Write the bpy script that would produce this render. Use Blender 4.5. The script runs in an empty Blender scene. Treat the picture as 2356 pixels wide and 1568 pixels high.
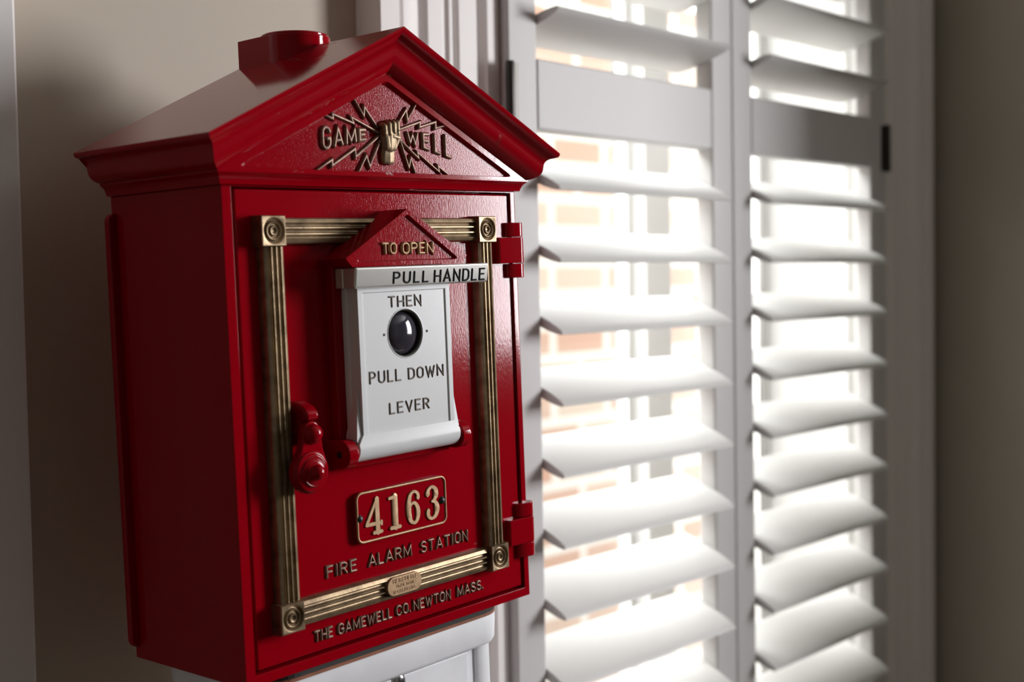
import bpy, bmesh, math, random
from mathutils import Vector, Matrix
random.seed(7)
C = bpy.context.scene.collection
SC = bpy.context.scene

# ------------------------------------------------------------------ camera
cam_d = bpy.data.cameras.new('camera')
cam = bpy.data.objects.new('camera', cam_d); C.objects.link(cam)
cam_d.sensor_fit = 'HORIZONTAL'; cam_d.sensor_width = 36.0; cam_d.lens = 2990.0 / 2356.0 * 36.0
cam_d.clip_start = 0.02; cam_d.clip_end = 60
RR = Matrix(((0.6754284, -0.7372341, -0.0168038), (-0.04338411, -0.01697874, -0.99891418), (0.73614829, 0.67542402, -0.04345217)))
M3 = RR.transposed() @ Matrix(((1, 0, 0), (0, -1, 0), (0, 0, -1)))
cam.matrix_world = Matrix.Translation((0, 0, 1.45)) @ M3.to_4x4()
cam_d.dof.use_dof = True; cam_d.dof.focus_distance = 1.0; cam_d.dof.aperture_fstop = 4.5
SC.camera = cam
SC.view_settings.view_transform = 'Standard'; SC.view_settings.look = 'None'
SC.view_settings.gamma = 1.0; SC.view_settings.use_curve_mapping = False
SC.view_settings.exposure = 0.0
SC.cycles.max_bounces = 10; SC.cycles.diffuse_bounces = 5; SC.cycles.glossy_bounces = 4
SC.cycles.transparent_max_bounces = 12
SC.cycles.sample_clamp_indirect = 6.0

# ------------------------------------------------------------------ sky, soft sun, daylight at the side window
w = bpy.data.worlds.new('overcast_sky'); SC.world = w; w.use_nodes = True
bg = w.node_tree.nodes['Background']; bg.inputs[0].default_value = (0.96, 0.98, 1.0, 1); bg.inputs[1].default_value = 5.6

sun_d = bpy.data.lights.new('hazy_sun', 'SUN'); sun_d.energy = 9; sun_d.angle = math.radians(35); sun_d.color = (1, .98, .95)
sun = bpy.data.objects.new('hazy_sun', sun_d); C.objects.link(sun)
sun.rotation_euler = Vector((0.28, -0.54, -0.70)).to_track_quat('-Z', 'Y').to_euler()

WX = 2.04                      # inner face of the right wall
W2X = 3.0                      # the room widens beyond the short right-hand wall
W2 = dict(y0=-1.30, y1=-0.40, z0=1.25, z1=2.42)   # opening of the side window
day_d = bpy.data.lights.new('side_window_daylight', 'AREA'); day_d.shape = 'RECTANGLE'
day_d.size = W2['y1'] - W2['y0']; day_d.size_y = W2['z1'] - W2['z0']; day_d.energy = 134; day_d.color = (1.0, 0.965, 0.99)
day = bpy.data.objects.new('side_window_daylight', day_d); C.objects.link(day)
day.location = (W2X + 0.17, (W2['y0'] + W2['y1']) / 2, (W2['z0'] + W2['z1']) / 2)
day.rotation_euler = Matrix(((0, 0, 1), (1, 0, 0), (0, 1, 0))).to_euler()     # local -Z looks to -X

# ------------------------------------------------------------------ materials
def mat(name, col, rough=.4, metal=0., bump=0., bscale=200., bdist=.0004, var=0., vscale=30., col2=None, coat=0., spec=.5, stretch=None, detail=3.):
    m = bpy.data.materials.new(name); m.use_nodes = True
    nt = m.node_tree; N = nt.nodes; L = nt.links; b = N['Principled BSDF']
    b.inputs['Base Color'].default_value = (*col, 1); b.inputs['Roughness'].default_value = rough
    b.inputs['Metallic'].default_value = metal; b.inputs['Specular IOR Level'].default_value = spec
    if coat: b.inputs['Coat Weight'].default_value = coat; b.inputs['Coat Roughness'].default_value = .08
    tc = N.new('ShaderNodeTexCoord'); mp = N.new('ShaderNodeMapping'); L.new(tc.outputs['Object'], mp.inputs[0])
    if stretch: mp.inputs['Scale'].default_value = stretch
    if bump:
        n = N.new('ShaderNodeTexNoise'); n.inputs['Scale'].default_value = bscale; n.inputs['Detail'].default_value = detail
        L.new(mp.outputs[0], n.inputs['Vector'])
        bp = N.new('ShaderNodeBump'); bp.inputs['Strength'].default_value = bump; bp.inputs['Distance'].default_value = bdist
        L.new(n.outputs[0], bp.inputs['Height']); L.new(bp.outputs[0], b.inputs['Normal'])
    if var:
        n2 = N.new('ShaderNodeTexNoise'); n2.inputs['Scale'].default_value = vscale; n2.inputs['Detail'].default_value = 5
        L.new(tc.outputs['Object'], n2.inputs['Vector'])
        r = N.new('ShaderNodeMapRange'); r.inputs[1].default_value = .4; r.inputs[2].default_value = .7
        r.inputs[3].default_value = 0; r.inputs[4].default_value = var; L.new(n2.outputs[0], r.inputs[0])
        mx = N.new('ShaderNodeMix'); mx.data_type = 'RGBA'; mx.inputs[6].default_value = (*col, 1)
        mx.inputs[7].default_value = (*(col2 or tuple(c * .5 for c in col)), 1); L.new(r.outputs[0], mx.inputs[0]); L.new(mx.outputs[2], b.inputs['Base Color'])
    return m
RED = mat('red_enamel', (.285, .0004, .006), .09, bump=.10, bscale=600, bdist=.0003, spec=.22)
RED_BRUSHED = mat('red_enamel_brushed', (.285, .0004, .006), .09, bump=.22, bscale=950, bdist=.0003, stretch=(1, 1, .3), detail=4, spec=.22)
RED_CAST = mat('red_enamel_over_rough_casting', (.285, .0004, .006), .10, bump=.32, bscale=1000, bdist=.0003, spec=.22)
RED_ROOF = mat('red_enamel_dusty_roof', (.30, .001, .007), .08, bump=.05, bscale=500, spec=.30)
def scuffs(m, col):
    nt = m.node_tree; N = nt.nodes; L = nt.links; b = N['Principled BSDF']
    tc = N.new('ShaderNodeTexCoord'); mp = N.new('ShaderNodeMapping'); mp.inputs['Scale'].default_value = (26, 11, 26); mp.inputs['Rotation'].default_value = (0, .3, .5)
    n = N.new('ShaderNodeTexNoise'); n.inputs['Scale'].default_value = 1.; n.inputs['Detail'].default_value = 6; n.inputs['Roughness'].default_value = .65
    r = N.new('ShaderNodeMapRange'); r.inputs[1].default_value = .62; r.inputs[2].default_value = .76
    L.new(tc.outputs['Object'], mp.inputs[0]); L.new(mp.outputs[0], n.inputs['Vector']); L.new(n.outputs[0], r.inputs[0])
    mx = N.new('ShaderNodeMix'); mx.data_type = 'RGBA'; mx.inputs[6].default_value = b.inputs['Base Color'].default_value; mx.inputs[7].default_value = (*col, 1)
    L.new(r.outputs[0], mx.inputs[0]); L.new(mx.outputs[2], b.inputs['Base Color'])
    q = N.new('ShaderNodeMapRange'); q.inputs[3].default_value = b.inputs['Roughness'].default_value; q.inputs[4].default_value = .5
    L.new(r.outputs[0], q.inputs[0]); L.new(q.outputs[0], b.inputs['Roughness'])
scuffs(RED_ROOF, (.12, .010, .010))
BRONZE = mat('antique_bronze', (.29, .21, .125), .4, .75, bump=.35, bscale=500, bdist=.0003, var=.75, vscale=90, col2=(.10, .065, .035))
BRONZE_DK = mat('worn_bronze_lettering', (.27, .165, .115), .45, .4, bump=.4, bscale=600, bdist=.0003, var=.7, vscale=260, col2=(.09, .035, .03))
BRASS = mat('worn_brass', (.46, .30, .165), .48, .4, bump=.3, bscale=500, bdist=.0002, var=.6, vscale=180, col2=(.27, .15, .07))
WHITE = mat('white_enamel', (.72, .735, .745), .22, bump=.12, bscale=700, bdist=.0002, spec=.3)
NICKEL = mat('dull_nickel', (.80, .79, .75), .18, .6, bump=.05, bscale=300)
INK = mat('black_lettering_paint', (.015, .015, .017), .7, spec=.15)
TAUPE = mat('brown_lettering_paint', (.10, .072, .05), .5, var=.6, vscale=400, col2=(.2, .16, .12))
RIVET = mat('blackened_rivet', (.012, .014, .017), .45)
LENS = mat('dark_glass_lens', (.055, .05, .07), .06, .35, coat=1.)
HOLE = mat('dark_hole', (.004, .004, .004), .6)
PED = mat('white_pedestal_paint', (.87, .88, .91), .32, bump=.4, bscale=60, bdist=.0005, var=.35, vscale=22, col2=(.62, .62, .64))
GASKET = mat('dark_rubber_gasket', (.022, .017, .014), .75)
RUST = mat('rusty_edge', (.30, .10, .045), .7, var=.5, vscale=80)
CHROME = mat('chrome_screw', (.75, .75, .78), .15, 1.)
TRIM = mat('off_white_trim_paint', (.83, .80, .785), .5, spec=.3)
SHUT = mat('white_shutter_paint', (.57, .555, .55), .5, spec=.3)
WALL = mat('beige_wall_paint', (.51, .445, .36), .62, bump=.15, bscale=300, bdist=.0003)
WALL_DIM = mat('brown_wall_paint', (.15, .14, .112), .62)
CEIL = mat('ceiling_paint', (.34, .33, .30), .7)
FLOOR = mat('wooden_floor', (.09, .055, .035), .4, var=.6, vscale=6, stretch=(1, 8, 1))
HINGE = mat('dark_bronze_hinge', (.045, .04, .035), .38, .6)
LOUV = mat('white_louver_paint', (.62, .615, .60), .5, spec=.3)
SASH = mat('white_sash_paint', (.86, .86, .84), .5)
GROUND = mat('pale_concrete_ground', (.55, .53, .5), .8)
def glass_mat():
    m = bpy.data.materials.new('window_glass'); m.use_nodes = True; nt = m.node_tree; N = nt.nodes; L = nt.links
    N.remove(N['Principled BSDF']); o = N['Material Output']
    t = N.new('ShaderNodeBsdfTransparent'); g = N.new('ShaderNodeBsdfGlossy'); g.inputs['Roughness'].default_value = .02
    t.inputs[0].default_value = (.97, .98, .98, 1)
    mx = N.new('ShaderNodeMixShader'); mx.inputs[0].default_value = .05
    L.new(t.outputs[0], mx.inputs[1]); L.new(g.outputs[0], mx.inputs[2]); L.new(mx.outputs[0], o.inputs[0])
    return m
GLASS = glass_mat()
def brick_mat():
    m = bpy.data.materials.new('pale_orange_brick'); m.use_nodes = True; nt = m.node_tree; N = nt.nodes; L = nt.links; b = N['Principled BSDF']
    b.inputs['Roughness'].default_value = .85
    tc = N.new('ShaderNodeTexCoord'); mp = N.new('ShaderNodeMapping'); mp.inputs['Rotation'].default_value = (math.pi / 2, 0, 0)
    L.new(tc.outputs['Object'], mp.inputs[0])
    br = N.new('ShaderNodeTexBrick'); br.inputs['Scale'].default_value = 1.0; br.inputs['Brick Width'].default_value = .20; br.inputs['Row Height'].default_value = .075
    br.inputs['Mortar Size'].default_value = .012; br.inputs['Color1'].default_value = (.42, .235, .17, 1); br.inputs['Color2'].default_value = (.50, .42, .36, 1)
    br.inputs['Mortar'].default_value = (.62, .61, .59, 1); br.inputs['Bias'].default_value = 0.1
    L.new(mp.outputs[0], br.inputs['Vector']); L.new(br.outputs['Color'], b.inputs['Base Color'])
    return m
BRICK = brick_mat()

# ------------------------------------------------------------------ helpers
def obj(name, bm, m, parent=None, smooth=None, bevel=0., seg=2, label=None, kind=None, bang=35):
    bmesh.ops.remove_doubles(bm, verts=bm.verts, dist=1e-6)
    bmesh.ops.recalc_face_normals(bm, faces=bm.faces)
    me = bpy.data.meshes.new(name); bm.to_mesh(me); bm.free()
    me.materials.append(m)
    if smooth is not None:
        for p in me.polygons: p.use_smooth = True
        me.set_sharp_from_angle(angle=math.radians(smooth))
    o = bpy.data.objects.new(name, me); C.objects.link(o)
    if bevel:
        md = o.modifiers.new('bevel', 'BEVEL'); md.width = bevel; md.segments = seg; md.limit_method = 'ANGLE'; md.angle_limit = math.radians(bang)
        md.harden_normals = False
        if smooth is None:
            for p in me.polygons: p.use_smooth = True
            wn = o.modifiers.new('weighted', 'WEIGHTED_NORMAL'); wn.keep_sharp = True
    if parent is not None: o.parent = parent
    if label: o['label'] = label
    if kind: o['kind'] = kind
    return o
def thing(name, label, cat, group=None):
    o = bpy.data.objects.new(name, None); C.objects.link(o); o['label'] = label; o['category'] = cat
    o.empty_display_size = .1
    if group: o['group'] = group
    return o
def struct(name, bm, m, parent=None, **k):
    o = obj(name, bm, m, parent, **k)
    if parent is None: o['kind'] = 'structure'
    return o
def box(bm, a, b):
    x0, y0, z0 = a; x1, y1, z1 = b
    v = [bm.verts.new(p) for p in ((x0, y0, z0), (x1, y0, z0), (x1, y1, z0), (x0, y1, z0), (x0, y0, z1), (x1, y0, z1), (x1, y1, z1), (x0, y1, z1))]
    for f in ((0, 3, 2, 1), (4, 5, 6, 7), (0, 1, 5, 4), (1, 2, 6, 5), (2, 3, 7, 6), (3, 0, 4, 7)): bm.faces.new([v[i] for i in f])
def boxes(*bs):
    bm = bmesh.new()
    for a, b in bs: box(bm, a, b)
    return bm
def prism(bm, pts, axis, a, b):
    """extrude a 2-D outline along an axis ('x','y','z') from a to b"""
    def P(p, t):
        if axis == 'y': return (p[0], t, p[1])
        if axis == 'x': return (t, p[0], p[1])
        return (p[0], p[1], t)
    A = [bm.verts.new(P(p, a)) for p in pts]; B = [bm.verts.new(P(p, b)) for p in pts]; n = len(pts)
    for i in range(n): bm.faces.new((A[i], A[(i + 1) % n], B[(i + 1) % n], B[i]))
    bm.faces.new(A[::-1]); bm.faces.new(B)
def loft(bm, rings, closed=False, cap=True):
    V = [[bm.verts.new(p) for p in r] for r in rings]; n = len(rings[0])
    for a, b in zip(V, V[1:]):
        for i in range(n if closed else n - 1): bm.faces.new((a[i], a[(i + 1) % n], b[(i + 1) % n], b[i]))
    if cap and closed: bm.faces.new(V[0][::-1]); bm.faces.new(V[-1])
    return V
def lathe(bm, prof, o=(0, 0, 0), axis='y', seg=40, sx=1., sz=1.):
    """prof = (radius, along axis)"""
    R = []
    for r, t in prof:
        ring = []
        for i in range(seg):
            a = 2 * math.pi * i / seg; c, s = math.cos(a) * max(r, 1e-5) * sx, math.sin(a) * max(r, 1e-5) * sz
            ring.append({'y': (o[0] + c, o[1] + t, o[2] + s), 'x': (o[0] + t, o[1] + c, o[2] + s), 'z': (o[0] + c, o[1] + s, o[2] + t)}[axis])
        R.append(ring)
    loft(bm, R, True)
def rrect(x0, z0, x1, z1, r, n=5):
    out = []
    for cx, cz, a0 in ((x1 - r, z1 - r, 0), (x0 + r, z1 - r, 90), (x0 + r, z0 + r, 180), (x1 - r, z0 + r, 270)):
        for i in range(n + 1):
            a = math.radians(a0 + 90 * i / n); out.append((cx + r * math.cos(a), cz + r * math.sin(a)))
    return out
def stroke(bm, pts, r, h, y, closed=False, flat=False, radii=None):
    """a raised cast ridge along a polyline in the x-z plane, rising towards -y"""
    pts = list(pts); radii = list(radii) if radii else [r] * len(pts)
    for i in range(len(pts) - 1, 0, -1):
        if math.dist(pts[i], pts[i - 1]) < 1e-7: pts.pop(i); radii.pop(i)
    n = len(pts); P = [Vector(p) for p in pts]
    if flat: sec = [(-1, 0), (-1, .7), (-.8, 1), (.8, 1), (1, .7), (1, 0)]
    else: sec = [(math.cos(math.pi - math.pi * j / 8), math.sin(math.pi * j / 8) ** .8) for j in range(9)]
    rings = []
    R = radii or [r] * n
    def ring(c, nrm, rr, hh): rings.append([(c.x + nrm.x * q * rr, y - t * hh, c.y + nrm.y * q * rr) for q, t in sec])
    for i in range(n):
        if closed: d0 = (P[i] - P[i - 1]).normalized(); d1 = (P[(i + 1) % n] - P[i]).normalized()
        else:
            d0 = (P[i] - P[i - 1]).normalized() if i else (P[1] - P[0]).normalized()
            d1 = (P[i + 1] - P[i]).normalized() if i < n - 1 else d0
        t = d0 + d1
        t = t.normalized() if t.length > 1e-6 else d1
        nr = Vector((-t.y, t.x)); k = min(1 / max(.35, abs(nr.dot(Vector((-d1.y, d1.x))))), 2.0)
        if not closed and i == 0:
            for a in (.0, .5, .85): ring(P[0] - t * R[0] * (1 - a) * .9, nr, R[0] * max(.25, math.sqrt(max(0, 1 - (1 - a) ** 2))), h * (max(.25, math.sqrt(1 - (1 - a) ** 2)) if not flat else 1))
        ring(P[i], nr * k, R[i], h)
        if not closed and i == n - 1:
            for a in (.85, .5, .0): ring(P[i] + t * R[i] * (1 - a) * .9, nr, R[i] * max(.25, math.sqrt(max(0, 1 - (1 - a) ** 2))), h * (max(.25, math.sqrt(1 - (1 - a) ** 2)) if not flat else 1))
    if closed: rings.append(rings[0])
    V = [[bm.verts.new(p) for p in q] for q in rings]
    for a, b in zip(V, V[1:]):
        for i in range(len(sec) - 1): bm.faces.new((a[i], a[i + 1], b[i + 1], b[i]))
    if not closed: bm.faces.new(V[0]); bm.faces.new(V[-1])
def arc(cx, cy, rx, ry, a0, a1, n=8):
    return [(cx + rx * math.cos(math.radians(a0 + (a1 - a0) * i / n)), cy + ry * math.sin(math.radians(a0 + (a1 - a0) * i / n))) for i in range(n + 1)]
def rO(w): return arc(w / 2, .68, w / 2, .32, 0, 180) + arc(w / 2, .32, w / 2, .32, 180, 360)
GL = {  # glyph: (width, [(polyline, closed)])
 'A': (.66, [([(0, 0), (.33, 1), (.66, 0)], 0), ([(.11, .3), (.55, .3)], 0)]),
 'C': (.58, [(arc(.29, .70, .29, .30, 15, 180) + arc(.29, .30, .29, .30, 180, 345), 0)]),
 'D': (.58, [([(0, 0), (0, 1), (.25, 1)] + arc(.25, .67, .33, .33, 90, 0, 5) + arc(.25, .33, .33, .33, 0, -90, 5) + [(0, 0)], 0)]),
 'E': (.5, [([(.5, 1), (0, 1), (0, 0), (.5, 0)], 0), ([(0, .52), (.42, .52)], 0)]),
 'F': (.5, [([(.5, 1), (0, 1), (0, 0)], 0), ([(0, .5), (.42, .5)], 0)]),
 'G': (.6, [(arc(.3, .72, .3, .28, 10, 180) + arc(.3, .28, .3, .28, 180, 360) + [(.6, .45), (.36, .45)], 0)]),
 'H': (.58, [([(0, 0), (0, 1)], 0), ([(.58, 0), (.58, 1)], 0), ([(0, .5), (.58, .5)], 0)]),
 'I': (.0, [([(0, 0), (0, 1)], 0)]),
 'K': (.56, [([(0, 0), (0, 1)], 0), ([(.54, 1), (0, .42)], 0), ([(.2, .62), (.56, 0)], 0)]),
 'L': (.46, [([(0, 1), (0, 0), (.46, 0)], 0)]),
 'M': (.78, [([(0, 0), (0.04, 1), (.39, .12), (.74, 1), (.78, 0)], 0)]),
 'N': (.6, [([(0, 0), (0, 1), (.6, 0), (.6, 1)], 0)]),
 'O': (.6, [(rO(.6)[:-1], 1)]),
 'P': (.54, [([(0, 0), (0, 1), (.28, 1)] + arc(.28, .74, .26, .26, 90, -90, 7) + [(0, .48)], 0)]),
 'R': (.56, [([(0, 0), (0, 1), (.28, 1)] + arc(.28, .75, .26, .25, 90, -90, 7) + [(0, .5)], 0), ([(.27, .5), (.56, 0)], 0)]),
 'S': (.55, [(arc(.275, .76, .265, .24, 20, 270, 9)[:-1] + arc(.275, .26, .275, .26, 90, -160, 9), 0)]),
 'T': (.58, [([(0, 1), (.58, 1)], 0), ([(.29, 1), (.29, 0)], 0)]),
 'U': (.58, [([(0, 1)] + arc(.29, .3, .29, .3, 180, 360, 8) + [(.58, 1)], 0)]),
 'V': (.62, [([(0, 1), (.31, 0), (.62, 1)], 0)]),
 'W': (.86, [([(0, 1), (.22, 0), (.43, .85), (.64, 0), (.86, 1)], 0)]),
 '.': (.0, [([(0, .02), (.005, .02)], 0)]),
}
def text(bm, s, x0, x1, zb, zt, r, h, y, gap=.3, space=.75, warp=None):
    tot = 0
    for i, ch in enumerate(s):
        if ch == ' ': tot += space - gap
        else: tot += GL[ch][0] + gap
    tot -= gap
    k = (x1 - x0 - 2 * r) / tot; x = 0
    for ch in s:
        if ch == ' ': x += space - gap; continue
        wd, lines = GL[ch]
        for pl, cl in lines:
            q = []
            for (u, v) in pl:
                X = x0 + r + (x + u) * k
                b, t = warp(X) if warp else (zb, zt)
                q.append((X, b + r + v * (t - b - 2 * r)))
            stroke(bm, q, r if ch != '.' else r * 1.25, h, y, bool(cl))
        x += wd + gap
    return bm

# ------------------------------------------------------------------ room shell
WY = 0.95                                    # face of the window wall
OX0, OX1, OZ0, OZ1 = 1.0, 1.84, 0.58, 2.12   # window opening
bm = boxes(((0.4, WY, 0), (OX0, WY + .2, 2.7)), ((OX1, WY, 0), (WX, WY + .2, 2.7)), ((OX0, WY, 0), (OX1, WY + .2, OZ0)), ((OX0, WY, OZ1), (OX1, WY + .2, 2.7)),
           ((-1.6, WY, 0), (-.5, WY + .2, 2.7)), ((-.5, WY, 2.08), (.4, WY + .2, 2.7)))
struct('wall_back', bm, WALL)
y0, y1, z0, z1 = W2['y0'], W2['y1'], W2['z0'], W2['z1']; XE = W2X + .2
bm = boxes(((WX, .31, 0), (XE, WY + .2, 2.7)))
struct('wall_right', bm, mat('beige_wall_paint_shaded', (.40, .37, .30), .62, bump=.15, bscale=300, bdist=.0003))  # room's beige darkened: this wall's shade is put into the paint colour
bm = boxes(((W2X, y1, 0), (XE, .31, 2.7)), ((W2X, -3.2, 0), (XE, y0, 2.7)), ((W2X, y0, 0), (XE, y1, z0)), ((W2X, y0, z1), (XE, y1, 2.7)))
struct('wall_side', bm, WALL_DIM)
struct('wall_left', boxes(((-1.8, -3.2, 0), (-1.6, WY + .2, 2.7))), WALL_DIM)
struct('wall_front', boxes(((-1.8, -3.4, 0), (XE, -3.2, 2.7))), WALL_DIM)
struct('floor', boxes(((-1.8, -3.4, -.1), (XE, WY + .2, 0))), FLOOR)
struct('ceiling', boxes(((-1.8, -3.4, 2.7), (XE, WY + .2, 2.8))), CEIL)
# closed door and its casing at the left
struct('door_1', boxes(((-.5, WY + .03, 0), (.4, WY + .07, 2.08))), TRIM, bevel=.002)
bm = bmesh.new(); prism(bm, [(.458, WY), (.458, WY - .048), (.455, WY - .051), (.428, WY - .051), (.4235, WY - .046), (.38, WY - .03), (.38, WY)], 'z', 0, 2.16)
struct('trim_5', bm, TRIM)
# window casing: profile across (x) and out of the wall (y), mirrored on the right
def casing(u):   # u = distance from the outer edge
    f = WY - .0335
    return [(u[0], u[1])]
PF = [(0, 0), (0, .030), (.002, .0335), (.026, .0335), (.0285, .030), (.030, .024), (.034, .024), (.036, .0275), (.044, .0275), (.050, .025), (.058, .018), (.066, .0165), (.071, .020), (.074, .0225),
      (.094, .0225), (.096, .0195), (.1, .0195), (.103, .0225), (.108, .0225), (.110, .018), (.114, .018), (.117, .0225), (.143, .0225), (.146, .012), (.1505, .012), (.1535, .019), (.1545, .026), (.172, .026), (.173, .02), (.173, 0)]
bm = bmesh.new(); prism(bm, [(.8228 + a, WY - b * 1.0) for a, b in PF], 'z', .46, 2.24); struct('trim_1', bm, TRIM, bevel=.0008)
bm = bmesh.new(); prism(bm, [(2.0115 - a, WY - b * 1.0) for a, b in PF], 'z', .46, 2.24); struct('trim_2', bm, TRIM, bevel=.0008)
struct('trim_3', boxes(((.9965, WY - .026, 2.115), (1.8375, WY, 2.24))), TRIM, bevel=.002)
struct('trim_4', boxes(((.78, WY - .06, .43), (2.03, WY, .46)), ((.83, WY - .02, .35), (2.0, WY, .43)), ((.9965, WY - .026, .46), (1.8375, WY, .585))), TRIM, bevel=.002)
struct('baseboard_back', boxes(((.458, WY - .016, 0), (WX, WY, .14))), TRIM, bevel=.003)
struct('baseboard_right', boxes(((WX - .016, .31, 0), (WX, WY - .016, .14))), TRIM, bevel=.003)

# ------------------------------------------------------------------ window behind the shutters
win = bpy.data.objects.new('window_1', None); C.objects.link(win); win['kind'] = 'structure'
def wpart(name, m, *bs, bev=.002): return obj(name, boxes(*bs), m, win, bevel=bev)
YS = 1.115
wpart('window_frame', SASH, ((OX0, YS, OZ0), (OX0 + .02, YS + .03, OZ1)), ((OX1 - .02, YS, OZ0), (OX1, YS + .03, OZ1)), ((OX0 + .02, YS, OZ1 - .03), (OX1 - .02, YS + .03, OZ1)), ((OX0 + .02, YS, OZ0), (OX1 - .02, YS + .03, OZ0 + .03)))
wpart('mullion', SASH, ((1.475, YS - .02, OZ0 + .03), (1.535, YS + .028, OZ1 - .03)))
wpart('jamb_liner', SASH, ((OX1 - .006, WY + .002, OZ0), (OX1, YS, OZ1)), ((OX0, WY + .002, OZ0), (OX0 + .006, YS, OZ1)), ((OX0 + .006, WY + .002, OZ0), (OX1 - .006, YS, OZ0 + .006)), bev=0)
wpart('jamb_stop', SASH, ((OX1 - .016, .972, OZ0), (OX1 - .006, .986, OZ1)))
for xa, xb in ((OX0 + .02, 1.475), (1.535, OX1 - .02)):
    wpart('sash', SASH, ((xa, YS + .004, OZ0 + .03), (xa + .014, YS + .026, OZ1 - .03)), ((xb - .014, YS + .004, OZ0 + .03), (xb, YS + .026, OZ1 - .03)),
          ((xa + .014, YS + .004, OZ0 + .03), (xb - .014, YS + .026, OZ0 + .07)), ((xa + .014, YS + .004, OZ1 - .07), (xb - .014, YS + .026, OZ1 - .03)))
    wpart('pane', GLASS, ((xa + .012, YS + .012, OZ0 + .06), (xb - .012, YS + .016, OZ1 - .06)), bev=0)

# side window in the right wall
win2 = bpy.data.objects.new('window_2', None); C.objects.link(win2); win2['kind'] = 'structure'
e = .04
obj('window_frame', boxes(((W2X + .06, y0, z0), (W2X + .12, y0 + e, z1)), ((W2X + .06, y1 - e, z0), (W2X + .12, y1, z1)), ((W2X + .06, y0 + e, z1 - e), (W2X + .12, y1 - e, z1)), ((W2X + .06, y0 + e, z0), (W2X + .12, y1 - e, z0 + e))), SASH, win2, bevel=.002)
obj('pane', boxes(((W2X + .088, y0 + e, z0 + e), (W2X + .092, y1 - e, z1 - e))), GLASS, win2)
obj('casing', boxes(((W2X - .02, y0 - .09, z0 - .1), (W2X, y0, z1 + .09)), ((W2X - .02, y1, z0 - .1), (W2X, y1 + .09, z1 + .09)), ((W2X - .02, y0, z1), (W2X, y1, z1 + .09)), ((W2X - .035, y0, z0 - .1), (W2X, y1, z0))), TRIM, win2, bevel=.002)

# outdoors
struct('ground', boxes(((-4, 1.15, -.5), (8, 9, -.4))), GROUND)
bw = obj('brick_building', boxes(((-1.5, 1.98, -.4), (3.22, 2.3, 2.16))), BRICK)
bw['label'] = 'pale orange brick wall of the building outside the window'; bw['category'] = 'building'

# ------------------------------------------------------------------ plantation shutters
SY0, SY1, SYC = .914, .939, .9265
def make_shutter(name, label, x0, x1, hinge_left):
    t = thing(name, label, 'shutter', 'shutter panels at the window'); t.location = ((x0 + x1) / 2, SYC, .585)
    X = lambda x: x - (x0 + x1) / 2
    wv = x1 - x0; zb, zt = 0., 1.53
    def part(n, bm_, m=SHUT, **k): return obj(n, bm_, m, t, **k)
    h = .0125
    part('stile', boxes(((X(x0), -h, zb), (X(x0 + .0455), h, zt))), bevel=.003)
    part('stile', boxes(((X(x1 - .0455), -h, zb), (X(x1), h, zt))), bevel=.003)
    a, b = X(x0 + .0455), X(x1 - .0455)
    part('top_rail', boxes(((a, -h, zt - .075), (b, h, zt))), bevel=.003)
    part('bottom_rail', boxes(((a, -h, zb), (b, h, zb + .1))), bevel=.003)
    part('middle_rail', boxes(((a, -h, 1.614 - .585), (b, h, 1.6885 - .585))), bevel=.0025)
    def louver(zc, tilt):
        n = 18; pts = []
        for i in range(n):     # elliptical blade section
            q = 2 * math.pi * i / n; c, s = math.cos(q), math.sin(q)
            pts.append((.0445 * c, .0056 * math.copysign(abs(s) ** .8, s)))
        ct, st = math.cos(tilt), math.sin(tilt)
        bm = bmesh.new(); prism(bm, [(p * ct - q * st, p * st + q * ct) for p, q in pts], 'x', a + .0012, b - .0012)
        o = part('louver', bm, LOUV, smooth=50); o.location = (0, 0, zc - .585); return o
    for k in range(11): louver(1.5665 - .0762 * k, math.radians(22.5))     # lower tier: room edge down
    for zc in (1.7265, 1.8015, 1.8765, 1.9515): louver(zc, math.radians(-15))
    for hz in (1.645, .77):
        hx = X(x0) if hinge_left else X(x1)
        bm = bmesh.new(); lathe(bm, [(0, -.035), (.0042, -.035), (.0048, -.033), (.0048, .033), (.0042, .035), (0, .035)], (hx + (-.001 if hinge_left else .001), -h - .0035, hz - .585), 'z', 16)
        s = 1 if hinge_left else -1
        xa, xb = sorted((hx, hx + s * .013)); box(bm, (xa, -h - .002, hz - .585 - .034), (xb, -h - .0001, hz - .585 + .034))
        part('hinge', bm, HINGE, smooth=40, label='dark bronze butt hinge')
    return t
make_shutter('window_shutter', 'left white louvered shutter panel, nearest the red fire alarm box', .9975, 1.4172, True)
make_shutter('window_shutter.001', 'right white louvered shutter panel, beside the dark right wall', 1.4182, 1.8355, False)

# ------------------------------------------------------------------ fire alarm box
M = Matrix(((0.99922137, -0.02923939, -0.0264901), (0.02938761, 0.99955445, 0.00522324), (0.02632557, -0.00599765, 0.99963543)))
B2R = Matrix.Translation((0.664757, 0.726477, 1.183101)) @ M.to_4x4() @ Matrix.Scale(1 / .94, 4)     # a box 30 cm wide
root = thing('fire_alarm_box', 'red cast metal fire alarm box with gabled roof and bronze trim on white pedestal', 'fire alarm box')
root.matrix_world = B2R
D = .1237; H = .3195
def part(n, bm_, m, parent=root, **k): return obj(n, bm_, m, parent, **k)
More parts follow.
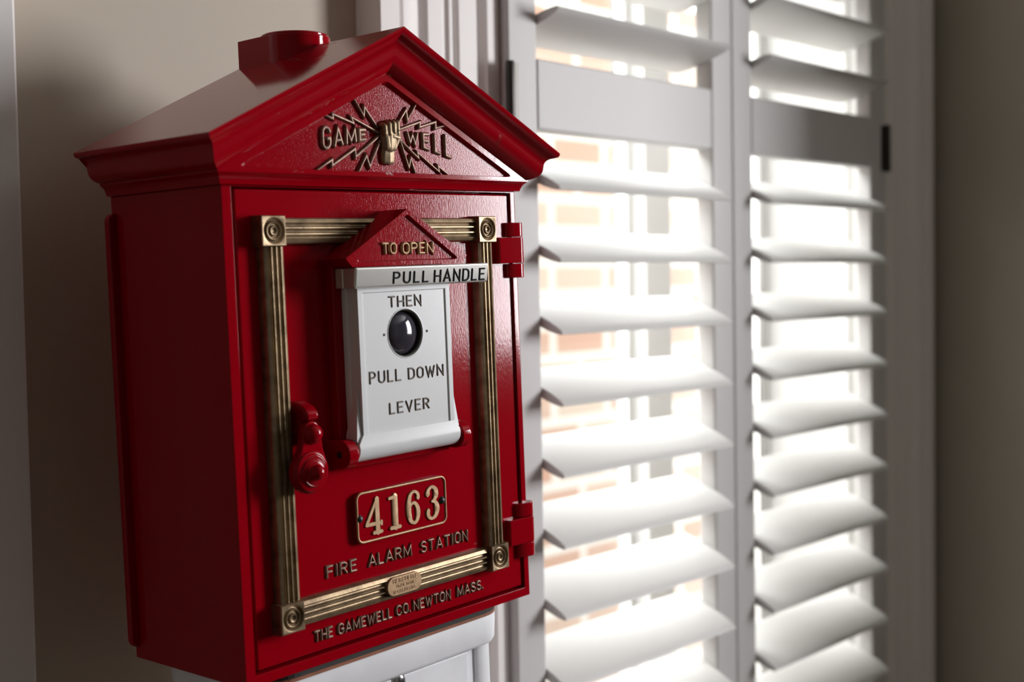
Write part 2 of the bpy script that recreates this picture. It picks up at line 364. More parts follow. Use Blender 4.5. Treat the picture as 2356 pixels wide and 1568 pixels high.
# housing
bm = bmesh.new()
o0 = [(-.14, 0.), (.14, 0.), (.14, H), (-.14, H)]; i0 = [(-.1325, .0068), (.1345, .0068), (.1345, .3188), (-.1325, .3188)]
def ringv(pts, y): return [bm.verts.new((p[0], y, p[1])) for p in pts]
a, b_, c, d_ = ringv(o0, 0), ringv(i0, 0), ringv(i0, .016), ringv(o0, D)
for i in range(4):
    j = (i + 1) % 4
    bm.faces.new((a[i], a[j], b_[j], b_[i])); bm.faces.new((b_[i], b_[j], c[j], c[i])); bm.faces.new((a[i], a[j], d_[j], d_[i]))
bm.faces.new(c); bm.faces.new(d_)
hous = part('housing', bm, RED, bevel=.0012, seg=3)
bm = bmesh.new(); prism(bm, rrect(-.1462, .0080, .1462, .3085, .006), 'y', D - .0055, D + .0006)
part('mounting_flange', bm, RED, hous, bevel=.0015)

# roof with crown moulding on the sides and the rake of the gable
S = .482
crown = [(.0262, .3484), (.0260, .3466), (.0250, .3453), (.0226, .3446), (.0204, .3441), (.0187, .3431), (.0176, .3417), (.0170, .3401), (.0167, .3382), (.0164, .3360), (.0159, .3341), (.0149, .3323), (.0130, .3306), (.0103, .3292), (.0078, .3284), (.0066, .3283)]
bed = [(.0078, .3283), (.0078, .3272), (.0073, .3267), (.0060, .3259), (.0047, .3245), (.0038, .3227), (.0032, .3212), (.0030, .3200), (.0006, .3196), (-.0004, .3196)]
bm = bmesh.new()
def path5(d, z): x = .14 + d; return [(-x, D, z), (-x, -d, z), (0, -d, z + S * x), (x, -d, z), (x, D, z)]
def path4(d, z): x = .14 + d; return [(-x, D, z), (-x, -d, z), (x, -d, z), (x, D, z)]
V = loft(bm, [path5(*p) for p in crown])
# roof slopes
top = V[0]; xt = .14 + crown[0][0]; zt = crown[0][1]
rb = bm.verts.new((0, D, zt + S * xt))
bm.faces.new((top[0], top[1], top[2], rb)); bm.faces.new((top[4], rb, top[2], top[3]))
# pediment face with its recessed triangle
yp = -.0066; xl = .14 + .0066
O = [bm.verts.new(p) for p in ((-xl, yp, .3283), (xl, yp, .3283), (0, yp, .3283 + S * xl))]
def tri(xc, zb, ztop, y, r=.004):
    out = []
    P = [Vector((-xc, zb)), Vector((xc, zb)), Vector((0, ztop))]
    for i in range(3):
        p, q0, q1 = P[i], P[i - 1], P[(i + 1) % 3]
        d0, d1 = (q0 - p).normalized(), (q1 - p).normalized(); k = r * (2.2 if i < 2 else .9)
        for t in range(5):
            u = t / 4; out.append(((p + d0 * k) * (1 - u) ** 2 + p * 2 * u * (1 - u) + (p + d1 * k) * u ** 2))
    return [(v.x, y, v.y) for v in out]
I1 = [bm.verts.new(p) for p in tri(.1325, .3303, .3942, yp)]
I2 = [bm.verts.new(p) for p in tri(.1285, .3310, .3922, -.0032)]
for k in range(3):
    s0 = k * 5
    for t in range(4): bm.faces.new((O[k], I1[s0 + t], I1[s0 + t + 1]))
    bm.faces.new((O[k], I1[s0 + 4], I1[(s0 + 5) % 15], O[(k + 1) % 3]))
for i in range(15): bm.faces.new((I1[i], I1[(i + 1) % 15], I2[(i + 1) % 15], I2[i]))
roofbk = bm.verts.new
# back gable
zb0 = crown[-1][1]; bb = [bm.verts.new(p) for p in ((-.14, D, H), (.14, D, H))]
bm.faces.new((bb[0], bb[1], V[-1][4], V[0][4], rb, V[0][0], V[-1][0]))
roof = part('roof', bm, RED_ROOF, smooth=28)
bmT = bmesh.new(); vv = [bmT.verts.new(p) for p in tri(.1285, .3310, .3922, -.0032)]; bmT.faces.new(vv)
ex = bmesh.ops.extrude_face_region(bmT, geom=bmT.faces[:]); bmesh.ops.translate(bmT, vec=(0, .001, 0), verts=[g for g in ex['geom'] if isinstance(g, bmesh.types.BMVert)])
part('tympanum', bmT, RED_CAST, roof)
bm = bmesh.new(); loft(bm, [path4(*p) for p in bed]); part('bed_moulding', bm, RED, roof, smooth=28)
# conduit boss on the ridge at the back
def ushape(r, yb, yc, n=20): return [(-r, yb)] + [(-r * math.cos(math.pi * i / n), yc - r * math.sin(math.pi * i / n)) for i in range(n + 1)] + [(r, yb)]
bm = bmesh.new(); prism(bm, ushape(.0262, D - .0002, .089), 'z', .405, .4362)
boss = part('conduit_boss', bm, RED, roof, bevel=.0008)
bm = bmesh.new(); lathe(bm, [(.0188, .436), (.0188, .4374), (.0200, .4383), (.0240, .4383), (.0250, .4374), (.0250, .436)], (0, .089, 0), 'z', 40)
part('conduit_ring', bm, RED, roof, smooth=40)
# lightning bolts, fist, maker's letters
BOLTS = [[(-30.7, 380.8), (-21.3, 368.5), (-20.6, 375.0), (-9.3, 361.6)], [(-57.9, 367.5), (-49.6, 365.1), (-50.0, 368.5), (-31.2, 363.1), (-33.3, 367.3), (-8.1, 357.8)],
 [(-65.3, 330.5), (-51.9, 337.7), (-52.2, 333.5), (-30.9, 345.7), (-30.5, 340.2), (-7.5, 355.8)], [(-28.5, 330.2), (-20.6, 341.6), (-17.9, 334.1), (-7.0, 352.3)],
 [(26.3, 330.2), (22.2, 341.6), (19.9, 334.5), (12.3, 353.7)], [(60.7, 330.2), (49.5, 337.0), (50.7, 332.5), (28.8, 346.0), (30.0, 341.6), (11.1, 354.9)],
 [(59.4, 366.6), (48.4, 363.6), (49.1, 368.4), (32.1, 363.5), (33.1, 367.5), (9.1, 360.2)], [(30.5, 381.0), (20.5, 367.8), (19.5, 375.3), (8.4, 362.3)]]
for bl in BOLTS:
    bm = bmesh.new(); n = len(bl)
    rad = [(.0009 if i == 0 else .0013) for i in range(n)]
    stroke(bm, [(p[0] / 1000, p[1] / 1000) for p in bl], .0013, .0026, -.0030, radii=rad)
    part('lightning_bolt', bm, BRONZE_DK, roof, smooth=60)
def wb(X):
    ax = abs(X * 1000 - (-4 if X < 0 else 4)); return ((351.4 - max(0, ax - 16) * .215) / 1000, .3607)
bm = bmesh.new(); text(bm, 'GAME', -.0607, -.0190, 0, 0, .00155, .0024, -.0030, gap=.36, warp=wb); part('gable_lettering', bm, BRONZE_DK, roof, smooth=60)
bm = bmesh.new(); text(bm, 'WELL', .0185, .0655, 0, 0, .00150, .0024, -.0030, gap=.50, warp=wb); part('gable_lettering', bm, BRONZE_DK, roof, smooth=60)
def capsule(bm, p, q, r0, r1, sy=1.):
    p, q = Vector(p), Vector(q); d = (q - p); L_ = d.length; rot = d.to_track_quat('Z', 'Y').to_matrix(); rings = []
    prof = [(r0 * math.sin(math.pi / 2 * k / 5), -r0 * math.cos(math.pi / 2 * k / 5)) for k in range(6)] + [(r1 * math.cos(math.pi / 2 * k / 5), L_ + r1 * math.sin(math.pi / 2 * k / 5)) for k in range(6)]
    for r, t in prof:
        rings.append([p + rot @ Vector((max(r, 1e-5) * math.cos(2 * math.pi * i / 16), max(r, 1e-5) * math.sin(2 * math.pi * i / 16), t)) for i in range(16)])
    loft(bm, rings, True)
bm = bmesh.new(); f = .001; Y = -.0042
def cap(a, b, r0, r1): capsule(bm, tuple(v * f for v in a), tuple(v * f for v in b), r0 * f, r1 * f)
[cap((x - 0.2, -4.6 + abs(x) * .16, 338.6), (x * .9 + .2, -4.8 + abs(x) * .12, 349), 2.6 + .5 * (1 - abs(x) / 3.4), 3.0) for x in (-3.4, -2.3, -1.1, 0, 1.1, 2.3, 3.4)]   # wrist
cap((-2.0, -5.0, 349), (-3.2, -5.4, 358), 4.4, 4.2); cap((1.8, -5.0, 349), (3.4, -5.2, 360), 4.4, 4.6); cap((0, -5.0, 348), (0, -5.4, 357), 4.4, 4.6)        # palm
cap((4.6, -6.0, 347.5), (8.0, -6.6, 355.0), 2.2, 2.7); cap((8.6, -6.8, 355.5), (8.3, -6.6, 360.5), 2.1, 2.0)   # ball of the thumb, edge of the hand
cap((8.4, -7.4, 354.8), (2.0, -8.6, 355.6), 2.0, 1.6)                                                     # thumb lying across
for x, zt_, zb_ in ((-5.6, 363.0, 357.0), (-1.2, 364.8, 357.2), (3.1, 365.7, 358.6), (6.6, 366.0, 360.5)):
    cap((x, -5.2, zt_), (x, -8.2, zt_ - 1.2), 2.2, 2.15); cap((x, -8.3, zt_ - 1.4), (x - .2, -8.8, zb_), 2.1, 1.9)
fist = part('raised_fist', bm, mat('fist_bronze', (.33, .24, .145), .5, .6, bump=.4, bscale=700, bdist=.0003, var=.5, vscale=250, col2=(.13, .09, .05)), roof, smooth=60, label='bronze relief of a clenched fist')
rm = fist.modifiers.new('weld', 'REMESH'); rm.mode = 'VOXEL'; rm.voxel_size = .00032; rm.use_smooth_shade = True
sm = fist.modifiers.new('smooth', 'SMOOTH'); sm.factor = .5; sm.iterations = 5

# door ---------------------------------------------------------------
door = part('door', boxes(((-.1292, .002, .0084), (.1338, .0150, .3176))), RED_BRUSHED, bevel=.0015, seg=3)
DY = .002
def reed(length):
    """outline across a trim bar of four crests and three flutes: (across, height)"""
    wd = .0178; out = [(0, 0), (.0003, .0042), (.0010, .0060), (.0022, .0066)]
    cr = [.0030, .0069, .0109, .0148]
    for a, b in zip(cr, cr[1:]):
        for k in range(0, 7):
            t = k / 6; dip = math.sin(math.pi * t) ** .75
            out.append((a + (b - a) * t + (.0004 if k == 0 else -.0004 if k == 6 else 0), .0070 - .0023 * dip))
    out += [(wd - .0022, .0066), (wd - .0010, .0060), (wd - .0003, .0042), (wd, 0)]
    return out
def bar(horizontal, c0, a, b):
    bm = bmesh.new(); pr = reed(0)
    if horizontal: prism(bm, [(DY - h_, c0 + u) for u, h_ in pr], 'x', a, b)
    else:
        A = [[(c0 + u, DY - h_, t) for u, h_ in pr] for t in (a, b)]; loft(bm, A); 
        for ring in (A[0], A[1]): bm.faces.new([bm.verts.new(p) for p in ring])
    return part('trim_bar', bm, BRONZE, door, smooth=25)
bar(True, .2815, -.0965, .0885); bar(True, .0304, -.0965, .0885); bar(False, -.1136, .0490, .2805); bar(False, .0892, .0490, .2805)
def rosette(cx, cz):
    bm = bmesh.new(); hs = .0099; n = 64; yf = -.0078
    prof = [(0, .0012), (.0008, .0012), (.0015, .0006), (.0021, .00005), (.0027, 0), (.0032, .0005), (.0037, .0014), (.0043, .0015), (.0048, .0008), (.0053, .0001), (.0057, 0), (.0062, .0005), (.0067, .0016), (.0073, .0018), (.0079, .0008), (.0084, .0001), (.0087, 0)]
    R = []
    for r, t in prof: R.append([(cx + max(r, 1e-5) * math.cos(2 * math.pi * i / n), yf + t, cz + max(r, 1e-5) * math.sin(2 * math.pi * i / n)) for i in range(n)])
    def sq(s, y):
        out = []
        for i in range(n):
            a = 2 * math.pi * i / n; c, q = math.cos(a), math.sin(a); k = s / max(abs(c), abs(q)); out.append((cx + c * k, y, cz + q * k))
        return out
    R += [sq(hs - .0006, yf), sq(hs - .0001, yf + .0006), sq(hs, yf + .0012), sq(hs + .0002, DY)]
    loft(bm, R, True); part('corner_rosette', bm, BRONZE, door, smooth=40)
for cx, cz in ((-.1062, .2905), (.0983, .2904), (.0983, .0394), (-.1059, .0394)): rosette(cx, cz)
bm = bmesh.new()
text(bm, 'FIRE', -.0692, -.0408, .0558, .0652, .00098, .0014, DY, gap=.36); text(bm, 'ALARM', -.0308, .0125, .0558, .0652, .00098, .0014, DY, gap=.3); text(bm, 'STATION', .0210, .0722, .0556, .0650, .00098, .0014, DY, gap=.34)
part('door_lettering', bm, BRONZE_DK, door, smooth=60)
bm = bmesh.new()
for s, a, b in (('THE', -.0824, -.0652), ('GAMEWELL', -.0615, -.0095), ('CO.', -.0063, .0089), ('NEWTON', .0109, .0511), ('MASS.', .0570, .0869)):
    text(bm, s, a, b, .0153, .0238, .00098, .0014, DY, gap=.30)
part('door_lettering', bm, BRONZE_DK, door, smooth=60)
bm = bmesh.new(); prism(bm, rrect(-.0204, .0333, .0136, .0465, .0064, 8), 'y', -.0066, 0)
part('trademark_plate', bm, BRASS, door, bevel=.0005)
bm = bmesh.new()
text(bm, 'HERCULITE', -.0150, .0090, .0424, .0455, .00026, .0003, -.0066, gap=.36); text(bm, 'TRADE MARK', -.0122, .0056, .0389, .0411, .00022, .00025, -.0066, gap=.36); text(bm, 'REG.U.S.PAT.OFF.', -.0148, .0080, .0350, .0374, .00022, .00025, -.0066, gap=.34)
part('trademark_lettering', bm, BRASS, door, smooth=60)

# hood, backing plate and lever cover -----------------------------------
CXD = -.0040
back = part('backing_plate', boxes(((CXD - .0535, -.0060, .1290), (CXD + .0535, .0025, .2720))), RED, bevel=.0012)
for s in (-1, 1):
    bm = bmesh.new(); cx = CXD + s * .0553; prof = [(.0030, .1505), (-.0120, .1505)] + [(-.0125 - .0098 * math.sin(math.radians(a)), .1407 + .0098 * math.cos(math.radians(a))) for a in range(0, 181, 20)] + [(.0030, .1309)]
    prism(bm, prof, 'x', cx - .0046, cx + .0046); part('pivot_lug', bm, RED, back, bevel=.0012, seg=3)
    bm = bmesh.new(); lathe(bm, [(0, -.0052), (.0022, -.0052), (.0024, -.0046), (.0024, .0046), (.0022, .0052), (0, .0052)], (cx, -.0122, .1407), 'x', 20); part('pivot_pin', bm, RIVET, back, smooth=40)
bm = bmesh.new(); yf = -.0256
A_ = [(0, .3042), (.0586, .2712), (.0530, .2655), (-.0530, .2655), (-.0586, .2712)]
o1 = [bm.verts.new((CXD + x, yf, z)) for x, z in A_]; o2 = [bm.verts.new((CXD + x, .0022, z)) for x, z in A_]
T = lambda xc, zb_, zt_, y: [bm.verts.new((CXD + p[0], p[1], p[2])) for p in tri(xc, zb_, zt_, y, .0024)]
i1, i2 = T(.0505, .2686, .3006, yf), T(.0480, .2693, .2992, yf + .0026)
L1, R1, TP = i1[0:5], i1[5:10], i1[10:15]
for t in range(4): bm.faces.new((o1[4], L1[t], L1[t + 1])) ; bm.faces.new((o1[1], R1[t], R1[t + 1])); bm.faces.new((o1[0], TP[t], TP[t + 1]))
bm.faces.new((o1[4], L1[4], o1[3])); bm.faces.new((o1[3], L1[4], R1[0], o1[2])); bm.faces.new((o1[2], R1[0], o1[1]))
bm.faces.new((o1[1], R1[4], TP[0], o1[0])); bm.faces.new((o1[0], TP[4], L1[0], o1[4]))
for i in range(15): bm.faces.new((i1[i], i1[(i + 1) % 15], i2[(i + 1) % 15], i2[i]))
for i in range(5): bm.faces.new((o1[i], o1[(i + 1) % 5], o2[(i + 1) % 5], o2[i]))
bm.faces.new(o2); bm.faces.new(i2)
hood = part('hood', bm, RED_BRUSHED, bevel=.0009, seg=3)
bm = bmesh.new(); text(bm, 'TO', -.0287, -.0142, .2727, .2817, .00105, .0020, yf + .0026, gap=.25); text(bm, 'OPEN', -.0098, .0217, .2726, .2817, .00105, .0020, yf + .0026, gap=.28)
part('hood_lettering', bm, BRASS, hood, smooth=60)
# lever cover
bm = bmesh.new(); hw = .0445; yl = -.0200
zl0, zl1 = .1440, .2520
def fr(pts, y): return [bm.verts.new((CXD + p[0], y, p[1])) for p in pts]
q0 = [(-hw, .1500), (hw, .1500), (hw, zl1), (-hw, zl1)]; q1 = [(-.0402, .1522), (.0402, .1522), (.0402, .2480), (-.0402, .2480)]; q2 = [(-.0397, .1527), (.0397, .1527), (.0397, .2475), (-.0397, .2475)]
a, b_, c = fr(q0, yl), fr(q1, yl), fr(q2, yl + .0009)
for i in range(4):
    j = (i + 1) % 4; bm.faces.new((a[i], a[j], b_[j], b_[i])); bm.faces.new((b_[i], b_[j], c[j], c[i]))
LC, LZ, LR = CXD - .0005, .2185, .0165; ly = yl + .0009
c_ = [v.co.copy() for v in c]
angs = sorted([2 * math.pi * i / 64 for i in range(64)] + [math.atan2(v.z - LZ, v.x - LC) % (2 * math.pi) for v in c_])
rim, bnd = [], []
for t_ in angs:
    cs, sn = math.cos(t_), math.sin(t_); k_ = min((c_[1].x - LC if cs > 0 else LC - c_[0].x) / max(abs(cs), 1e-9), (c_[2].z - LZ if sn > 0 else LZ - c_[0].z) / max(abs(sn), 1e-9))
    rim.append((cs, sn)); bnd.append(bm.verts.new((LC + cs * k_, ly, LZ + sn * k_)))
V_ = [bnd] + [[bm.verts.new((LC + cs * r_, ly + y_, LZ + sn * r_)) for cs, sn in rim] for r_, y_ in ((LR + .0010, 0), (LR + .0007, -.0004), (LR + .0002, -.0003), (LR, .0004), (LR, .0075))]
for A1, B1 in zip(V_, V_[1:]):
    for i in range(len(angs)): bm.faces.new((A1[i], A1[(i + 1) % len(angs)], B1[(i + 1) % len(angs)], B1[i]))
bm.faces.new(V_[-1])
# stepped side shells
for s in (-1, 1):
    P_ = [(s * hw, yl), (s * (hw + .0004), -.0105), (s * (hw + .0016), -.0095), (s * (hw + .0018), -.0005)]
    lo = [bm.verts.new((CXD + x, y, .1440)) for x, y in P_]; hi = [bm.verts.new((CXD + x, y, zl1)) for x, y in P_]
    for i in range(3): bm.faces.new((lo[i], lo[i + 1], hi[i + 1], hi[i]))
tv = [bm.verts.new((CXD + x, y, zl1)) for x, y in ((-hw, yl), (hw, yl), (hw + .0018, -.0005), (-hw - .0018, -.0005))]; bm.faces.new(tv)
cover = part('lever_cover', bm, WHITE, bevel=.0006)
# rounded pivot barrel that flares out of the cover's foot
bm = bmesh.new(); rings = []
sec = [(-.0200, .1525)] + [(-.0118 - .0094 * math.cos(math.radians(t)), .1432 - .0094 * math.sin(math.radians(t))) for t in range(-20, 181, 10)] + [(-.0024, .1525)]
n_ = len(sec)
for k, x in ((0, -.0497), (0, -.0490), (0, .0490), (0, .0497)):
    sc_ = .9 if abs(x) > .0495 else 1.
    rings.append([(CXD + (x if z < .150 else math.copysign(.0447, x)), -.0118 + (y + .0118) * sc_, .1432 + (z - .1432) * (sc_ if z < .15 else 1)) for y, z in sec])
loft(bm, rings, True); part('pivot_barrel', bm, WHITE, cover, smooth=50)
for s in (-1, 1):
    bm = bmesh.new(); x = CXD + s * (hw + .0006)
    pts_ = [(-.0190, .1480), (-.0080, .1480), (-.0065, .1530), (-.0165, .1850)]
    v0 = [bm.verts.new((x, y, z)) for y, z in pts_]; v1 = [bm.verts.new((x + s * t, y, z)) for (y, z), t in zip(pts_, (.0048, .0048, .0030, .0002))]
    for i in range(4): bm.faces.new((v0[i], v0[(i + 1) % 4], v1[(i + 1) % 4], v1[i]))
    bm.faces.new(v0); bm.faces.new(v1); part('side_gusset', bm, WHITE, cover, bevel=.0005)
bm = bmesh.new(); ly = yl + .0009
bm.free()
for lines in ((('THEN', -.0197, .0124, .2367, .2448, .34),), (('PULL', -.0404, -.0104, .1858, .1946, .36), ('DOWN', -.0037, .0320, .1858, .1942, .34)), (('LEVER', -.0231, .0163, .1635, .1718, .36),)):
    bm = bmesh.new()
    for s_, a_, b2, c2, d2, g2 in lines: text(bm, s_, a_, b2, c2, d2, .00062, .0007, ly, gap=g2)
    part('cover_lettering', bm, TAUPE, cover, smooth=60)
# sight glass: bright rim, dark well, glass dome
bm = bmesh.new(); lathe(bm, [(0, .0058), (.0162, .0058), (.0164, .0072), (0, .0072)], (LC, ly, LZ), 'y', 64); part('lens_well', bm, mat('dark_olive_well', (.03, .03, .024), .35), cover, smooth=40)
bm = bmesh.new(); loft(bm, [[(LC + r_ * math.cos(2 * math.pi * i / 64), ly + y_, LZ + r_ * math.sin(2 * math.pi * i / 64)) for i in range(65)] for r_, y_ in ((.01645, .0006), (.0158, .0010), (.0156, .0056))]); part('lens_collar', bm, mat('dull_olive_metal', (.10, .10, .085), .4, .5), cover, smooth=40)
bm = bmesh.new(); lathe(bm, [(0, -.0010)] + [(.0152 * math.sin(math.radians(t)), .0056 - .0066 * math.cos(math.radians(t))) for t in range(6, 91, 6)] + [(.0152, .0058)], (LC, ly, LZ), 'y', 64); part('lens', bm, LENS, cover, smooth=60, label='dark round glass lens')
for x in (-.0248, .0168):
    bm = bmesh.new(); lathe(bm, [(0, -.0003), (.0009, -.0003), (.0010, .0002)], (x, ly, .2186), 'y', 16); part('locating_pin', bm, HOLE, cover, smooth=40)
# pull handle bar
bm = bmesh.new()
box(bm, (CXD - .0512, -.0262, .2512), (.0764, -.0130, .2650)); box(bm, (CXD - .0512, -.0130, .2512), (CXD + .0470, -.0040, .2650))
hbm = bmesh.new(); prism(hbm, [(-.0135, .2512), (-.0252, .2512), (-.0270, .2651), (-.0135, .2651)], 'x', CXD - .0512, .0764)
hand = part('pull_handle', hbm, NICKEL, bevel=.0014, seg=4)
bm.free()
part('handle_root', boxes(((CXD - .0512, -.0136, .2514), (CXD + .0470, -.0060, .2649))), NICKEL, hand, bevel=.0008)
bm = bmesh.new(); text(bm, 'PULL', -.0206, .0138, .2529, .2614, .00064, .0006, -.0262, gap=.40); text(bm, 'HANDLE', .0193, .0727, .2525, .2616, .00064, .0006, -.0262, gap=.36)
for v_ in bm.verts: v_.co.y -= (v_.co.z - .2581) * .129

part('handle_lettering', bm, INK, hand, smooth=60)

# number plate ----------------------------------------------------------
bm = bmesh.new(); prism(bm, rrect(-.0422, .0745, .0470, .1103, .0052), 'y', -.0016, DY)
npl = part('number_plate', bm, RED, bevel=.0003)
bm = bmesh.new(); rr = rrect(-.0414, .0753, .0462, .1095, .0048, 6); stroke(bm, rr, .0009, .0010, -.0015, closed=True); part('plate_rim', bm, BRASS, npl, smooth=60)
def spline(pl, rads, n=6):
    if len(pl) < 4: return pl, rads
    P = [(*p, r) for p, r in zip(pl, rads)]; out = []
    for i in range(len(P) - 1):
        a, b, c, d = P[max(i - 1, 0)], P[i], P[i + 1], P[min(i + 2, len(P) - 1)]
        for k in range(n):
            t = k / n
            out.append(tuple(.5 * (2 * b[j] + (c[j] - a[j]) * t + (2 * a[j] - 5 * b[j] + 4 * c[j] - d[j]) * t * t + (3 * b[j] - a[j] - 3 * c[j] + d[j]) * t ** 3) for j in range(3)))
    out.append(P[-1])
    return [(p[0], p[1]) for p in out], [p[2] for p in out]
def digit(name, polys):
    bm = bmesh.new(); polys = [spline(pl, rads) for pl, rads in polys]; polys = [(pl, [r * 1.26 for r in rads]) for pl, rads in polys]
    for q_, (pl, rads) in enumerate(polys): stroke(bm, [(p[0] / 1000, p[1] / 1000) for p in pl], 0, .0011 + .00004 * q_, -.0015, flat=True, radii=[r / 1000 for r in rads])
    part(name, bm, BRASS, npl, smooth=35)
digit('digit', [([(-23.0, 104.0), (-33.2, 87.4)], [1.1, 1.2]), ([(-33.6, 86.6), (-19.8, 86.6)], [1.1, 1.2]), ([(-23.2, 103.6), (-23.2, 80.6)], [1.8, 1.9]), ([(-26.8, 80.4), (-19.6, 80.4)], [1.2, 1.2]), ([(-19.5, 87.6), (-19.5, 85.4)], [.9, .9])])
digit('digit', [([(-5.7, 102.6), (-5.7, 81.0)], [2.2, 2.2]), ([(-11.2, 101.9), (-6.5, 102.3)], [1.0, 1.2]), ([(-10.4, 80.6), (-1.6, 80.6)], [1.2, 1.2])])
digit('digit', [([(p[0], p[1]) for p in [(17.4, 98.3), (17.2, 100.6), (15.2, 102.6), (12.4, 102.9), (9.6, 100.8), (8.2, 96.8), (7.7, 91.6), (8.0, 86.6), (9.4, 82.4), (12.2, 80.5)]], [1.5, 1.3, 1.0, 1.0, 1.4, 1.8, 2.0, 1.9, 1.5, 1.0]),
                ([(8.6, 92.4), (11.4, 94.8), (14.2, 94.4), (16.4, 91.2), (17.0, 87.6), (16.2, 83.6), (14.2, 81.0), (12.2, 80.5)], [.8, .9, 1.2, 1.6, 1.8, 1.6, 1.2, 1.0])])
digit('digit', [([(27.4, 99.0), (28.2, 101.5), (30.8, 103.4), (33.6, 103.0), (35.8, 100.4), (35.8, 96.8), (33.8, 94.0), (31.6, 93.0)], [1.9, 1.4, 1.0, 1.2, 1.8, 1.9, 1.2, .9]),
                ([(31.6, 93.0), (34.2, 92.4), (36.2, 89.6), (36.4, 85.8), (34.6, 82.2), (31.4, 80.6), (28.6, 81.4), (27.0, 84.0), (27.3, 86.6)], [.9, 1.2, 1.9, 2.0, 1.5, 1.0, 1.2, 1.6, 1.6])])
for x, z in ((-.0393, .0921), (.0424, .0919)):
    bm = bmesh.new(); lathe(bm, [(0, -.0022), (.0012, -.0020), (.0023, -.0012), (.0029, 0), (.0029, .0006)], (x, -.0016, z), 'y', 24); part('rivet', bm, RIVET, npl, smooth=60)

# latch -----------------------------------------------------------------
lx = -.0890
bm = bmesh.new(); prism(bm, [(.003, .150), (-.0080, .150), (-.0080, .1655), (-.0145, .1672), (-.0150, .1715), (-.0110, .1755), (-.004, .1782), (.003, .1795)], 'x', -.0925, -.0818)
latch = part('latch_keeper', bm, RED, bevel=.0022, seg=3)
bm = bmesh.new(); out = []
for t in range(-28, 209, 8): out.append((-.0908 + .0147 * math.sin(math.radians(t)) * 0 + .0147 * math.cos(math.radians(180 + t)) , .1337 + .0147 * math.sin(math.radians(180 + t))))
up = [(-.0800, .1478), (-.0812, .1585)] + [(-.0886 + .0074 * math.cos(math.radians(t)), .1592 + .0074 * math.sin(math.radians(t))) for t in range(0, 181, 15)] + [(-.0960, .1585), (-.0985, .1478)]
prism(bm, out + up, 'y', -.0150, -.0085)
lh = part('latch_handle', bm, RED, bevel=.0014, seg=3)
bm = bmesh.new(); lathe(bm, [(.0138, .0005), (.0136, -.0008), (.0118, -.0020), (.0112, -.0017), (.0104, -.0022), (.0092, -.0036), (.0087, -.0033), (.0080, -.0038), (.0066, -.0052), (.0061, -.0050), (.0055, -.0055), (.0050, -.0062), (.0046, -.0078), (.0036, -.0094), (.0020, -.0104), (0, -.0107)], (-.0908, -.0148, .1337), 'y', 48)
part('latch_knob', bm, RED, lh, smooth=80)
bm = bmesh.new(); lathe(bm, [(.0069, .0005)] + [(.0068 * math.cos(math.radians(t)), -.0062 * math.sin(math.radians(t))) for t in range(0, 90, 12)] + [(0, -.0062)], (-.0884, -.0148, .1582), 'y', 32)
part('pivot_knob', bm, RED, lh, smooth=60)
bm = bmesh.new(); lathe(bm, [(.0050, -.0100), (.0050, .004)], (-.0886, 0, .1585), 'y', 24); part('latch_post', bm, RED, lh, smooth=40)

# hinges ------------------------------------------------------------------
def hinge(zc, off):
    bm = bmesh.new(); za, zb_ = zc - .0101, zc + .0101; ax, ay, r = .1398 + off, .0026, .0076
    prof = [(.1166 + off, .0020), (.1166 + off, -.0022), (.1172 + off, -.0029)] + [(ax + r * math.sin(math.radians(t)), ay - r * math.cos(math.radians(t))) for t in range(0, 181, 15)] + [(ax - .004, ay + r * .8)]
    prism(bm, prof, 'z', za, zb_); lf = part('hinge', bm, RED, bevel=.0008)
    for a, b in ((zb_ + .0003, zb_ + .0114), (za - .0114, za - .0003)):
        bm = bmesh.new(); prism(bm, [(.1275 + off, .0060), (.1275 + off, -.0005), (.1320 + off, -.0035)] + [(ax + (r - .0003) * math.sin(math.radians(t)), ay - (r - .0003) * math.cos(math.radians(t))) for t in range(-20, 181, 15)], 'z', a, b)
        part('knuckle', bm, RED, lf, bevel=.0007)
hinge(.2741, 0.); hinge(.0533, 0.)

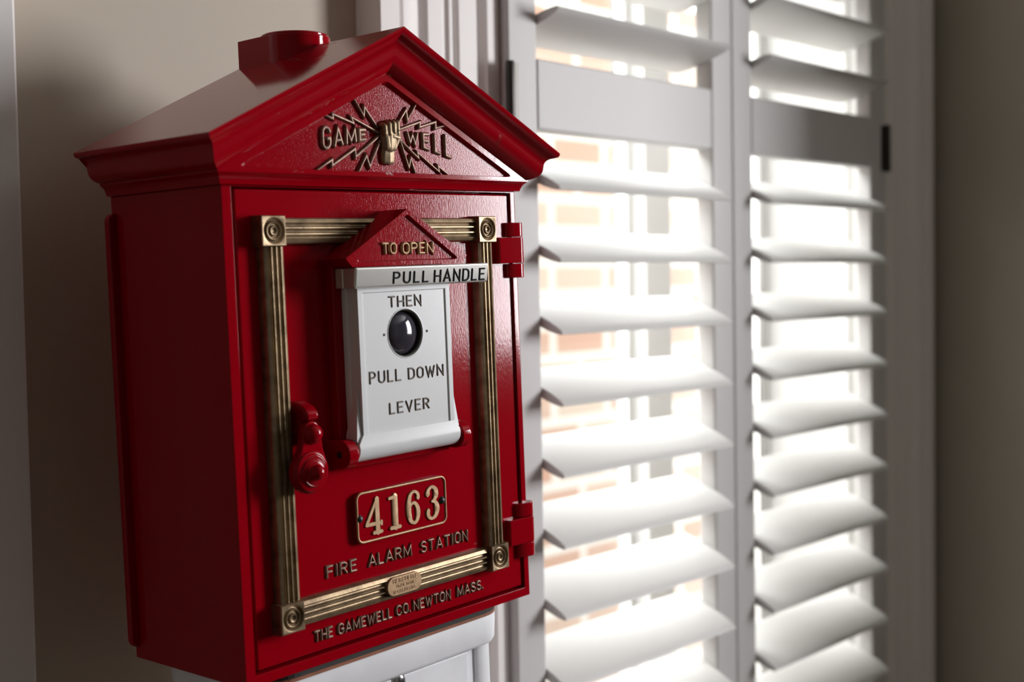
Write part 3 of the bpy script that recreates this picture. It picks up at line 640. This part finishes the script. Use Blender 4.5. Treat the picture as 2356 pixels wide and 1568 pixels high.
# ------------------------------------------------------------------ pedestal
ped = thing('pedestal', 'white painted pedestal with screwed access panel under the red fire alarm box', 'pedestal'); ped.matrix_world = B2R
def pp(n, bm_, m, parent=ped, **k): return obj(n, bm_, m, parent, **k)
def plan(hx, ya, yb, r): return rrect(-hx, ya, hx, yb, r, 8)
bm = bmesh.new(); prism(bm, plan(.1165, .0045, .1225, .024), 'z', -.0050, -.0002); pp('gasket', bm, GASKET)
bm = bmesh.new(); prism(bm, plan(.1215, .0060, .1245, .028), 'z', -.0080, -.0048); pp('rusty_rim', bm, RUST)
bm = bmesh.new(); loft(bm, [[(x, y, z) for x, y in plan(.1250 - i_, .0080 + i_, .1260 - i_, .030 - i_)] for z, i_ in ((-.0076, .0010), (-.0079, .0003), (-.0088, 0), (-.0290, .0012), (-.0318, .0030), (-.0335, .0075))], True)
pp('pedestal_cap', bm, PED, smooth=40)
FZ = -1.093
bm = bmesh.new()
prism(bm, plan(.1095, .0190, .1160, .018), 'z', FZ + .05, -.0330)
pp('column', bm, PED, bevel=.002)
for sx in (-1, 1):
    bm = bmesh.new(); prism(bm, [(sx * .0915, .0240), (sx * .0925, .0172), (sx * .0945, .0160), (sx * .1045, .0160), (sx * .1085, .0178), (sx * .1105, .0230), (sx * .1105, .03), (sx * .0915, .03)], 'z', FZ + .05, -.0333); pp('corner_post', bm, PED, smooth=40)
panel = pp('access_panel', boxes(((-.0810, .0150, FZ + .25), (.0810, .0200, -.0338))), PED, bevel=.0012)
bm = bmesh.new(); sx, sz = .0065, -.0375
lathe(bm, [(0, -.0026), (.0035, -.0024), (.0060, -.0014), (.0070, 0), (.0072, .0008)], (sx, .0150, sz), 'y', 32); sc = pp('screw', bm, CHROME, panel, smooth=60)
bm = boxes(((sx - .0062, .0121, sz - .0011), (sx + .0062, .0126, sz + .0011)))
# square foot plate that sits level on the floor
bm2 = bmesh.new(); inv = B2R.inverted()
tp = [(x, y, FZ + .055) for x, y in plan(.15, -.02, .150, .03)]
bt = []
for x, y, z in tp:
    p = B2R @ Vector((x, y, z)); q = Vector((p.x, p.y, 0.0)); bt.append(tuple(inv @ q))
bm.free(); loft(bm2, [bt, tp], True); pp('foot', bm2, PED, bevel=.004)
